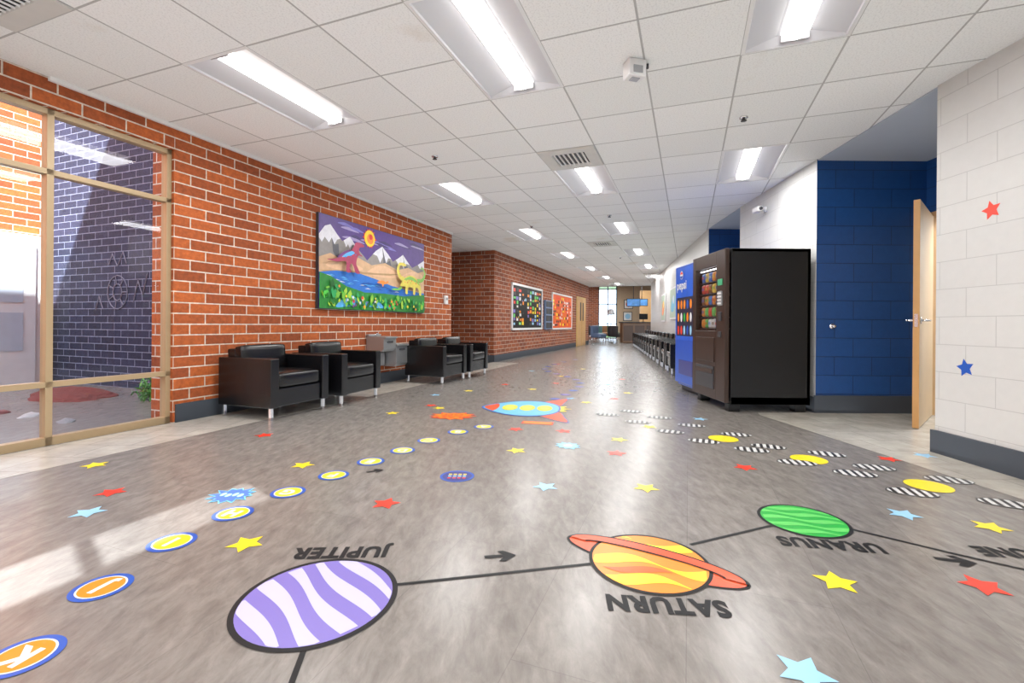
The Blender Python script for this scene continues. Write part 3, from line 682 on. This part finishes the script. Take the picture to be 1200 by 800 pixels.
def ribbon(pts,w0,w1):
    c=[]
    N=len(pts)
    for i in range(N-1):
        p0=Vector(pts[max(0,i-1)]);p1=Vector(pts[i]);p2=Vector(pts[i+1]);p3=Vector(pts[min(N-1,i+2)])
        for j in range(6):
            t=j/6; c.append(.5*((2*p1)+(-p0+p2)*t+(2*p0-5*p1+4*p2-p3)*t*t+(-p0+3*p1-3*p2+p3)*t**3))
    L_=[];R_=[]
    for i,p in enumerate(c):
        d=(c[min(i+1,len(c)-1)]-c[max(0,i-1)]).normalized(); q=i/(len(c)-1); w=w0+(w1-w0)*q
        n=Vector((-d.y,d.x)); L_.append((p.x+n.x*w/2,p.y+n.y*w));R_.append((p.x-n.x*w/2,p.y-n.y*w))
    return L_+R_[::-1]
A([(.68,.34),(.72,.44),(.79,.50),(.87,.47),(.92,.37),(.93,.25),(.905,.25),(.895,.33),(.86,.34),(.855,.25),(.83,.25),(.825,.33),(.77,.33),(.765,.25),(.74,.25),(.735,.34)],('gold',(.66,.56,.08)),True)
A(ribbon([(.74,.42),(.68,.46),(.655,.54),(.67,.62),(.70,.635)],.035,.018),('gold',(.66,.56,.08)))
A([(.69,.645),(.715,.655),(.745,.635),(.735,.615),(.70,.61)],('gold',(.66,.56,.08)),True)
A(ribbon([(.88,.44),(.94,.46),(.975,.55),(.95,.63),(.91,.61)],.032,.006),('olive',(.20,.46,.08)))
A([(.72,.43),(.79,.485),(.86,.455),(.91,.38),(.86,.42),(.79,.44)],('olive',(.20,.46,.08)),True)
for k in range(12): a.add([((.73+.016*k-.5)*W_+q[0],(.40+.03*(k%2))*H_+q[1]) for q in circ(0,0,.012,10)],pm(*(ORA,LG,RD)[k%3]))
for k in range(5): a.add([((.668+.004*(k-2)**2-.5)*W_+q[0],(.47+.03*k)*H_+q[1]) for q in circ(0,0,.009,8)],pm(*(ORA,LG)[k%2]))
RP=('crimson',(.36,.04,.10))
A([(.03,.52),(.08,.535),(.13,.57),(.17,.63),(.21,.66),(.235,.72),(.25,.765),(.285,.775),(.32,.755),(.315,.735),(.285,.72),(.275,.68),(.285,.645),(.305,.63),(.30,.62),(.275,.625),(.26,.58),(.255,.52),(.27,.47),(.285,.42),(.25,.42),(.235,.48),(.215,.52),(.20,.47),(.215,.42),(.175,.42),(.175,.52),(.15,.53),(.10,.51)],RP,True)
A([(.14,.57),(.18,.63),(.22,.66),(.24,.64),(.2,.60)],LBL,True); A([(.10,.55),(.13,.57),(.17,.62),(.21,.655),(.20,.67),(.16,.64),(.12,.59)],PK)
for k in range(6): a.add([((.15+.02*k-.5)*W_+q[0],(.565+.012*k)*H_+q[1]) for q in circ(0,0,.011,8)],pm(*(BL if k%2 else RD)))
A([(.44,.345),(.47,.37),(.50,.375),(.525,.36),(.54,.38),(.55,.365),(.53,.34),(.505,.33),(.50,.305),(.49,.305),(.485,.33),(.46,.335)],ORA,True)
A([(.58,.28),(.62,.30),(.655,.305),(.68,.33),(.695,.32),(.68,.29),(.64,.275)],LG,True)
a.obj('painted_scene',pt,label='painted prehistoric lake landscape')

# ------------------------------------------------------------------ bulletin boards on far brick wall
def board(name,u0,u1,z0,z1,frame,back,cols,nx,nz,label,seed):
    x,y=P((u0+u1)/2,CV); e=empty(name,label,'bulletin board',(x,y,z0),RL); w=u1-u0; h=z1-z0
    b=MB()
    for s_ in(-1,1):
        b.box((s_*(w/2-.03),-.02,h/2),(.06,.04,h),frame); b.box((0,-.02,h/2+s_*(h/2-.03)),(w,.04,.06),frame)
    b.obj('board_frame',e)
    a=ART('wall',z0=.015,dz=.001); a.add(rrect(0,h/2,w-.1,h-.1),back); rr=random.Random(seed)
    cw=(w-.24)/nx; chh=(h-.24)/nz
    for i in range(nx):
        for j in range(nz):
            if rr.random()<.1: continue
            a.add(rrect(-w/2+.12+cw*(i+.5)+rr.uniform(-.02,.02),.12+chh*(j+.5)+rr.uniform(-.015,.015),cw*rr.uniform(.5,.85),chh*rr.uniform(.5,.85)),rr.choice(cols)); a.k-=1
    a.k+=1
    for i in range(nx*2):
        a.add(circ(rr.uniform(-w/2+.15,w/2-.15),rr.uniform(.15,h-.15),.03,8),rr.choice(cols)); a.k-=1
    a.k+=1
    a.obj('pinned_paper',e)
board('bulletin_board',11.65,14.42,.77,2.06,M_WH,M_BLACK,[M_YEL,M_RED,M_ORG,M_WH,M_LGRN,M_PUR,M_LB,M_BLACK,M_BLACK,M_DARK],11,9,'white-framed black bulletin board packed with small colourful papers',4)
board('bulletin_board',15.6,18.5,.75,2.06,M_WH,M_DORG,[M_RED,M_WH,M_ORG,M_DORG,M_RED,M_DARK,M_YEL],12,9,'white-framed bulletin board with busy orange and red papers',8)
x,y=P(15.05,CV); e=empty('wall_cabinet','dark blue and grey metal wall cabinet with small compartments','cabinet',(x,y,.76),RL)
b=MB(); b.box((0,-.04,.49),(.8,.08,.97),mat('blue_grey_metal',(.14,.20,.32),.4),bev=.01); b.obj('cabinet_body',e)
for i in range(2):
    for j in range(4):
        b=MB(); b.box((-.19+.38*i,-.084,.14+.235*j),(.32,.012,.19),M_DARK,bev=.003); b.obj('cabinet_door',e)
b=MB(); b.prism(LW(19.4,21.2,CV+.03,CV),0,2.14,mat('yellow_oak_door',(.60,.42,.17),.4)); b.prism(LW(19.5,20.25,CV+.045,CV+.02),0.02,2.05,M_WOOD); b.prism(LW(20.35,21.1,CV+.045,CV+.02),.02,2.05,M_WOOD)
b.prism(LW(19.95,20.15,CV+.05,CV+.04),1.1,1.9,M_DARK); b.prism(LW(20.45,20.65,CV+.05,CV+.04),1.1,1.9,M_DARK); b.obj('door_3',kind='structure')

# ------------------------------------------------------------------ vending machines (front = local -y faces the hall)
VM_L,VM_D,VM_H=.90,.90,1.78
vx,vy=2.79,5.50; rz=-math.pi/2
vm=empty('snack_vending_machine','large black snack vending machine with glass front','vending machine',(vx,vy,0),rz)
b=MB(); hw,hd=VM_L/2,VM_D/2
b.box((0,hd-.015,.93),(VM_L,.03,1.70),M_BLACKP); b.box((0,0.02,VM_H-.02),(VM_L,VM_D-.04,.04),M_BLACKP,bev=.006); b.box((0,.02,.12),(VM_L,VM_D-.04,.08),M_BLACKP)
for s_ in(-1,1): b.box((s_*(hw-.015),.02,.93),(.03,VM_D-.04,1.70),M_BLACKP,bev=.004)
b.box((.02,.06,.93),(VM_L-.1,.02,1.6),M_DARK)
for k in range(5): b.box((-.08,-.19,.90+.14*k),(.66,.42,.010),M_DARK)
b.obj('cabinet_body',vm)
b=MB(); b.box((-.08,-.40,1.605),(.60,.02,.010),mat('case_light',(1,1,1),.4,emis=5)); b.obj('case_light',vm,label='white interior light strip')
for sx in(-1,1):
    for sy in(-1,1):
        b=MB(); b.box((sx*.38,sy*.36,.045),(.10,.12,.09),M_BLACKP,bev=.006); b.obj('leg',vm)
b=MB(); yf=-hd-.005
b.box((-hw+.045,yf,.94),(.09,.05,1.68),M_BROWN,bev=.006); b.box((hw-.11,yf,.94),(.22,.05,1.68),M_BROWN,bev=.006)
b.box((-.065,yf,1.70),(.60,.05,.16),M_BROWN,bev=.006); b.box((-.065,yf,.49),(.60,.05,.78),M_BROWN,bev=.006)
b.box((-.065,yf-.028,.34),(.5,.012,.26),M_DARK,bev=.004); b.box((-.065,yf-.036,.41),(.46,.01,.05),M_BROWN,bev=.003); b.box((-.065,yf-.028,.66),(.52,.012,.28),M_BROWN,bev=.004)
b.obj('front_door',vm)
b=MB(); b.box((-.065,yf,1.25),(.60,.006,.74),M_GLASS2); b.obj('glass',vm,label='clear glass display pane')
b=MB(); xx=hw-.11; b.box((xx,yf-.03,1.42),(.10,.012,.07),mat('display_green',(.05,.3,.15),.3,emis=.3),bev=.003)
b.box((xx,yf-.03,1.24),(.10,.012,.16),M_GREY,bev=.003)
for i in range(3):
    for j in range(4): b.box((xx-.03+.03*i,yf-.04,1.185+.037*j),(.02,.01,.02),M_WH,bev=.002)
b.box((xx,yf-.03,1.04),(.07,.014,.10),M_DARK,bev=.003); b.box((xx,yf-.03,.84),(.06,.014,.06),M_DARK,bev=.003)
b.obj('control_panel',vm)
cols=[mat('snack_red',(.40,.04,.02),.4),mat('snack_gold',(.50,.34,.04),.4),mat('snack_orange',(.45,.16,.02),.4),mat('snack_blue',(.04,.12,.34),.4),mat('snack_white',(.45,.43,.40),.4),mat('snack_green',(.08,.28,.06),.4),mat('snack_brown',(.14,.06,.02),.4)]
R=Matrix.Rotation(rz,4,'Z')
for j in range(5):
    for i in range(6):
        m=random.choice(cols); b=MB()
        b.puff((0,0,.054),(.084,.035,.100),m,.008); b.box((0,0,.106),(.080,.004,.008),cols[4]); b.box((0,-.022,.056),(.05,.006,.03),random.choice(cols))
        p=R@Vector((-.065-.245+.098*i,-.385,.907+.14*j)); b.obj('snack_bag',loc=(vx+p.x,vy+p.y,p.z),rz=rz,label='small coloured foil snack bag on vending shelf',cat='snack',group='snacks in the vending machine')
# blue drink machine
dmx,dmy=2.83,6.42
M_PB=mat('machine_blue',(.007,.08,.48),.3,var=.05); M_PBL=mat('machine_lit_blue',(.007,.09,.50),.3,emis=.2,var=.3)
dm=empty('drink_vending_machine','bright blue soft drink vending machine with lit front','vending machine',(dmx,dmy,0),rz)
b=MB(); b.box((0,.0,.93),(.86,.76,1.70),M_PB,bev=.012); b.box((0,.02,.05),(.80,.70,.08),M_DARK); b.obj('cabinet_body',dm)
b=MB(); b.box((0,-.40,.95),(.86,.05,1.66),M_PB,bev=.015,seg=3); b.obj('front_door',dm)
a=ART('wall',z0=.427,dz=.0012); a.add(rrect(-.0,1.24,.80,1.02),M_PBL); a.add(rrect(-.06,1.06,.60,.54),mat('panel_photo',(.01,.015,.05),.3))
rr=random.Random(3)
for i in range(5):
    for j in range(3): a.add(circ(-.29+.115*i,.87+.18*j,.036,12,.065),rr.choice([M_DBL,M_RED,M_WH,M_LB,M_ORG,M_GRN])); a.k-=1
a.k+=1
a.text('pepsi',.17,M_WH,cx=-.17,cy=1.50,bold=.005,width=.36)
a.add(circ(-.17,1.645,.058,24),M_WH); a.add([p for p in circ(-.17,1.645,.050,24) if p[1]>=1.656],M_RED); a.add([p for p in circ(-.17,1.645,.050,24) if p[1]<=1.634],M_DBL)
a.obj('display_panel',dm,label='lit blue panel with white pepsi lettering and pictured drinks')
b=MB(); b.box((.0,-.43,.35),(.5,.014,.2),M_NAVY,bev=.004); b.obj('delivery_slot',dm)

e=empty('security_camera','small white security camera on wall bracket','security camera',(3.40,6.25,2.50),rz)
b=MB(); b.cyl((0,0,0),(0,-.02,0),.04,M_WH); b.tube([(0,-.02,0),(0,-.10,.0)],.012,M_WH); b.obj('bracket',e)
b=MB(); b.box((.03,-.13,-.01),(.16,.07,.07),M_WH,bev=.015,seg=3); b.cyl((.11,-.13,-.01),(.125,-.13,-.01),.022,M_DARK); b.obj('camera_body',e)

# ------------------------------------------------------------------ row of waiting chairs along right wall
wc=empty('waiting_chair','low solid black armchair against the white block wall','chair',(0,0,0),0,'row of black waiting chairs')
b=MB(); b.box((0,-.02,.24),(.50,.52,.16),M_LEATHER,bev=.012); b.puff((0,-.03,.375),(.50,.52,.12),M_LEATHER,.008,rk=.22); b.obj('seat',wc)
b=MB(); b.box((0,.25,.47),(.50,.10,.50),M_LEATHER,bev=.02,seg=3,rot=('X',-.08)); b.obj('backrest',wc)
for s_ in(-1,1):
    b=MB(); b.box((s_*.30,0,.36),(.10,.60,.46),M_LEATHER,bev=.012); b.obj('armrest',wc)
    for sy in(-1,1):
        b=MB(); b.box((s_*.30,sy*.26,.065),(.03,.03,.13),M_CHROME,bev=.003); b.obj('leg',wc)
wr=-math.pi/2-.197
for k in range(14):
    Y=8.95+.86*k; X=3.66+(Y-8.68)*.2-.40
    if k==0: wc.location=(X,Y,0); wc.rotation_euler=(0,0,wr)
    else: dup(wc,(X,Y,0),wr)
for k,(Y,w,z,m1,m2) in enumerate(((10.6,1.2,1.55,M_LGRN,M_LB),(13.0,1.3,1.55,M_TEAL,M_WH),(15.2,1.0,1.5,M_ORG,M_YEL))):
    X=3.66+(Y-8.68)*.2
    e=empty('framed_poster','framed poster on the white block wall','poster',(X-.005,Y,z-.45),wr,'posters above the waiting chairs')
    b=MB(); b.box((0,-.012,.45),(w,.024,.9),M_WH,bev=.004); b.obj('frame',e)
    a=ART('wall',z0=.026); a.add(rrect(0,.45,w-.1,.8),mat('poster_pale_%d'%k,(.45,.56,.45),.5)); a.add(cat_rom([(-w*.3,.3),(-.1,.6),(w*.2,.65),(w*.33,.4),(0,.2)]),m1); a.add(circ(.1,.55,.12,20),m2); a.obj('print',e)

# ------------------------------------------------------------------ lobby furnishings
b=MB(); b.box((0,0,.52),(2.4,.6,1.04),M_BWOOD,bev=.02); b.box((0,-.02,1.07),(2.5,.7,.05),M_DARK,bev=.01)
for k in range(4): b.box((-.9+.6*k,-.305,.5),(.5,.02,.8),mat('dark_brown_wood',(.10,.05,.025),.4),bev=.005)
b.obj('reception_desk',loc=(6.95,24.5,0),label='dark wood-toned reception desk with dark counter top',cat='desk')
b=MB(); b.box((0,0,1.5),(1.2,.1,3.0),M_WOOD)
b.obj('wood_panel',loc=(8.3,28,0),label='tan wood wall panel in the lobby',cat='panel')
M_TV=mat('tv_screen',(.08,.24,.55),.3,emis=.5,var=.9,vs=6)
for (x,y,z) in((6.05,23.2,1.75),(7.3,26.2,1.9)):
    e=empty('wall_television','flat black television hanging in the lobby','television',(x,y,z),-.2)
    b=MB(); b.box((0,0,.3),(.66,.06,.40),M_BLACKP,bev=.01); b.cyl((0,0.02,.45),(0,.02,3.6-z),.02,M_DARK); b.obj('screen_housing',e)
    b=MB(); b.box((0,-.034,.3),(.60,.004,.34),M_TV); b.obj('screen',e,label='lit blue screen')
x=6.9; e=empty('desk_monitor','black computer monitor standing on the reception desk','monitor',(x,24.45,1.096),.3)
b=MB(); b.cyl((0,0,0),(0,0,.012),.10,M_BLACKP); b.cyl((0,0,0),(0,0,.15),.02,M_BLACKP); b.obj('stand',e); b=MB(); b.box((0,-.02,.28),(.50,.03,.30),M_BLACKP,bev=.006); b.obj('screen',e)
MU=[mat('muted_teal',(.10,.22,.22),.5),M_BWOOD,mat('muted_blue',(.08,.12,.20),.5),mat('muted_green',(.12,.20,.10),.5),M_DARK]
for k,(x,y,c) in enumerate(((4.7,25.5,0),(5.5,27.5,1),(4.4,23.6,2),(3.9,28,3),(5.1,29.2,4),(6.3,29.0,3),(5.6,25.2,4))):
    e=empty('lobby_chair','upholstered lobby chair with metal legs','chair',(x,y,0),.4*k)
    b=MB(); b.puff((0,0,.38),(.6,.6,.2),MU[c],.02); b.obj('seat',e)
    b=MB(); b.puff((0,.26,.62),(.6,.14,.5),MU[c],.02); b.obj('backrest',e)
    for sx in(-1,1):
        for sy in(-1,1):
            b=MB(); b.cyl((sx*.24,sy*.24,0),(sx*.24,sy*.24,.3),.02,M_CHROME); b.obj('leg',e)
for k,(x,z,m) in enumerate(((7.7,1.5,M_LB),(7.75,2.3,M_DORG),(8.9,1.6,M_WH),(9.5,2.1,M_YEL))):
    e=empty('framed_poster','small coloured framed poster on the lobby wall','poster',(x,30.99,z),0,'lobby posters')
    b=MB(); b.box((0,-.015,0),(.6,.03,.6),M_DARK,bev=.004); b.obj('frame',e)
    a=ART('wall',z0=.032); a.add(rrect(0,0,.52,.52),M_WH).add(circ(0,0,.18,20),m); a.obj('print',e)
x,y=5.15,24.2; e=empty('floor_lamp','slim dark floor lamp with white shade in the lobby','lamp',(x,y,0))
b=MB(); b.cyl((0,0,0),(0,0,.02),.15,M_DARK); b.cyl((0,0,.02),(0,0,1.5),.014,M_DARK); b.obj('pole',e)
b=MB(); b.cyl((0,0,1.45),(0,0,1.75),.20,M_WH,r1=.13,seg=24); b.obj('lamp_shade',e)

# ------------------------------------------------------------------ courtyard things
def leafy(name,x,y,z,R,seed,m,label):
    rr=random.Random(seed)
    e=empty(name,label,'plant',(x,y,z)); b=MB()
    for i in range(5): b.cyl((0,0,0),(rr.uniform(-.1,.1),rr.uniform(-.1,.1),R*1.2),.012,M_BWOOD,seg=6)
    b.obj('stem',e); b=MB()
    for i in range(420):
        d=Vector((rr.gauss(0,1),rr.gauss(0,1),rr.gauss(0,1))).normalized()*R*rr.uniform(.2,1.2)
        c=Vector((d.x*1.1,d.y*1.1,max(.03,R*.9+d.z))); t=Vector((rr.gauss(0,.6),rr.gauss(0,.6),rr.gauss(0,1))).normalized(); n=t.cross(d).normalized()
        l=.05;w=.012
        b.poly([c-t*l,c+n*w,c+t*l,c-n*w],m)
    b.obj('foliage',e)
ML=mat('leaf_green',(.07,.28,.04),.5,var=.4)
placed=[]
for k,(u,v,r_) in enumerate(((3.72,-6.0,.17),(3.6,-5.35,.12),(2.4,-7.6,.15))):
    q=P(u,v); leafy('shrub',q[0],q[1],-.05,r_,k+1,ML,'small green shrub by the courtyard brick wall'); placed.append((q[0],q[1],r_+.15))
M_MUL=mat('red_mulch',(.16,.035,.03),.95,var=.6,vs=40,bump=1)
tb=bmesh.new(); bmesh.ops.create_icosphere(tb,subdivisions=4,radius=.5); rk=random.Random(9)
for v_ in tb.verts:
    v_.co*=1+.10*math.sin(v_.co.x*9+v_.co.y*5)+rk.uniform(-.03,.03)
    if v_.co.z<0: v_.co.z=0
b=MB(); b.merge(tb,M_MUL,False,Matrix.Diagonal((.72,1.25,.30,1))); q=P(3.45,-7.15); b.obj('mulch_heap',loc=(q[0],q[1],-.05),rz=RL,label='low dark reddish mulch heap beside the courtyard wall',cat='mulch')
placed.append((q[0],q[1],.6))
rk=random.Random(5)
for i in range(300):
    if len(placed)>11: break
    u=rk.uniform(1.4,3.3); v=rk.uniform(-8.4,-5.2); x,y=P(u,v); r_=rk.uniform(.05,.09)
    if any(math.hypot(x-q_[0],y-q_[1])<(r_+q_[2])*1.4 for q_ in placed): continue
    placed.append((x,y,r_))
    c=rk.choice([('maroon_rock',(.18,.05,.05)),('grey_rock',(.2,.2,.21)),('white_rock',(.4,.4,.4))])
    tb=bmesh.new(); bmesh.ops.create_icosphere(tb,subdivisions=2,radius=r_)
    for v_ in tb.verts: v_.co*=rk.uniform(.8,1.12)
    b=MB(); b.merge(tb,mat(*c,.8),False,Matrix.Diagonal((1.5,1,.6,1))); b.obj('garden_rock',loc=(x,y,-.01),rz=rk.uniform(0,6),label='small '+c[0].split('_')[0]+' coloured garden rock in the courtyard bed',cat='rock',group='courtyard rocks')
b=MB(); pts=[]
for i in range(22):
    t=i/21
    pts.append(P(4.13,-6.52-.10*t+.10*math.sin(5*t))+(.74*(1-t)**1.2-.03*t,))
b.tube(pts,.014,M_BLACKP); q=P(4.155,-6.52); b.box((q[0],q[1],.74),(.05,.05,.08),M_GREY); b.obj('garden_hose',label='thin black garden hose hanging from a courtyard wall tap',cat='hose')
b=MB(); MC=mat('white_chalk',(.24,.25,.32),.9)
def CW(dv,z): return P(4.19,-7.6+dv)+(z,)
def stroke(pts,w=.014):
    b.tube([CW(*p) for p in pts],w*.5,MC,seg=4)
stroke([(.22*math.cos(t*.4),1.35+.24*math.sin(t*.4)) for t in range(17)])
stroke([(.10*math.cos(t*.6),1.35+.12*math.sin(t*.6)) for t in range(12)])
for t in range(7):
    an=t*math.pi/3.5; stroke([(.10*math.cos(an),1.35+.12*math.sin(an)),(.21*math.cos(an),1.35+.23*math.sin(an))])
stroke([(-.2,1.75),(-.12,1.9),(0,1.72),(.12,1.92),(.2,1.75)]); stroke([(-.5,1.1),(-.42,1.3),(-.33,1.12)]); stroke([(.35,1.2),(.45,1.5),(.55,1.3),(.65,1.6)])
b.obj('chalk_drawing',label='white chalk scribble on the shaded courtyard brick',cat='drawing')

# ------------------------------------------------------------------ light from outside
w=bpy.data.worlds.new('World'); SC.world=w; w.use_nodes=True
bg=w.node_tree.nodes['Background']; bg.inputs[0].default_value=(.74,.86,1,1); bg.inputs[1].default_value=5.0
def sun(name,du,dv_,dz,en,ang):
    sd=bpy.data.lights.new(name,'SUN'); sd.energy=en; sd.angle=ang; sd.color=(1,.96,.90)
    so=bpy.data.objects.new(name,sd); COL.objects.link(so)
    d=Vector((du*su+dv_*cu,du*cu-dv_*su,dz)); so.rotation_euler=d.to_track_quat('-Z','Y').to_euler(); so.location=(-8,8,12)
sun('sun',.9,-1,-1.8,30,.009)            # over the roof into the courtyard
sun('patch_sun',-.39,1,-1.0,7,.012) # second sun, added to throw the light patches on the hall floor

# ------------------------------------------------------------------ camera
cd=bpy.data.cameras.new('camera'); cd.sensor_width=36; cd.lens=545/1200*36; cd.shift_y=-20.6/1200; cd.clip_start=.05
co=bpy.data.objects.new('camera',cd); COL.objects.link(co); co.location=(0,0,.94); co.rotation_euler=(math.pi/2,-math.atan(.0074),0)
SC.camera=co
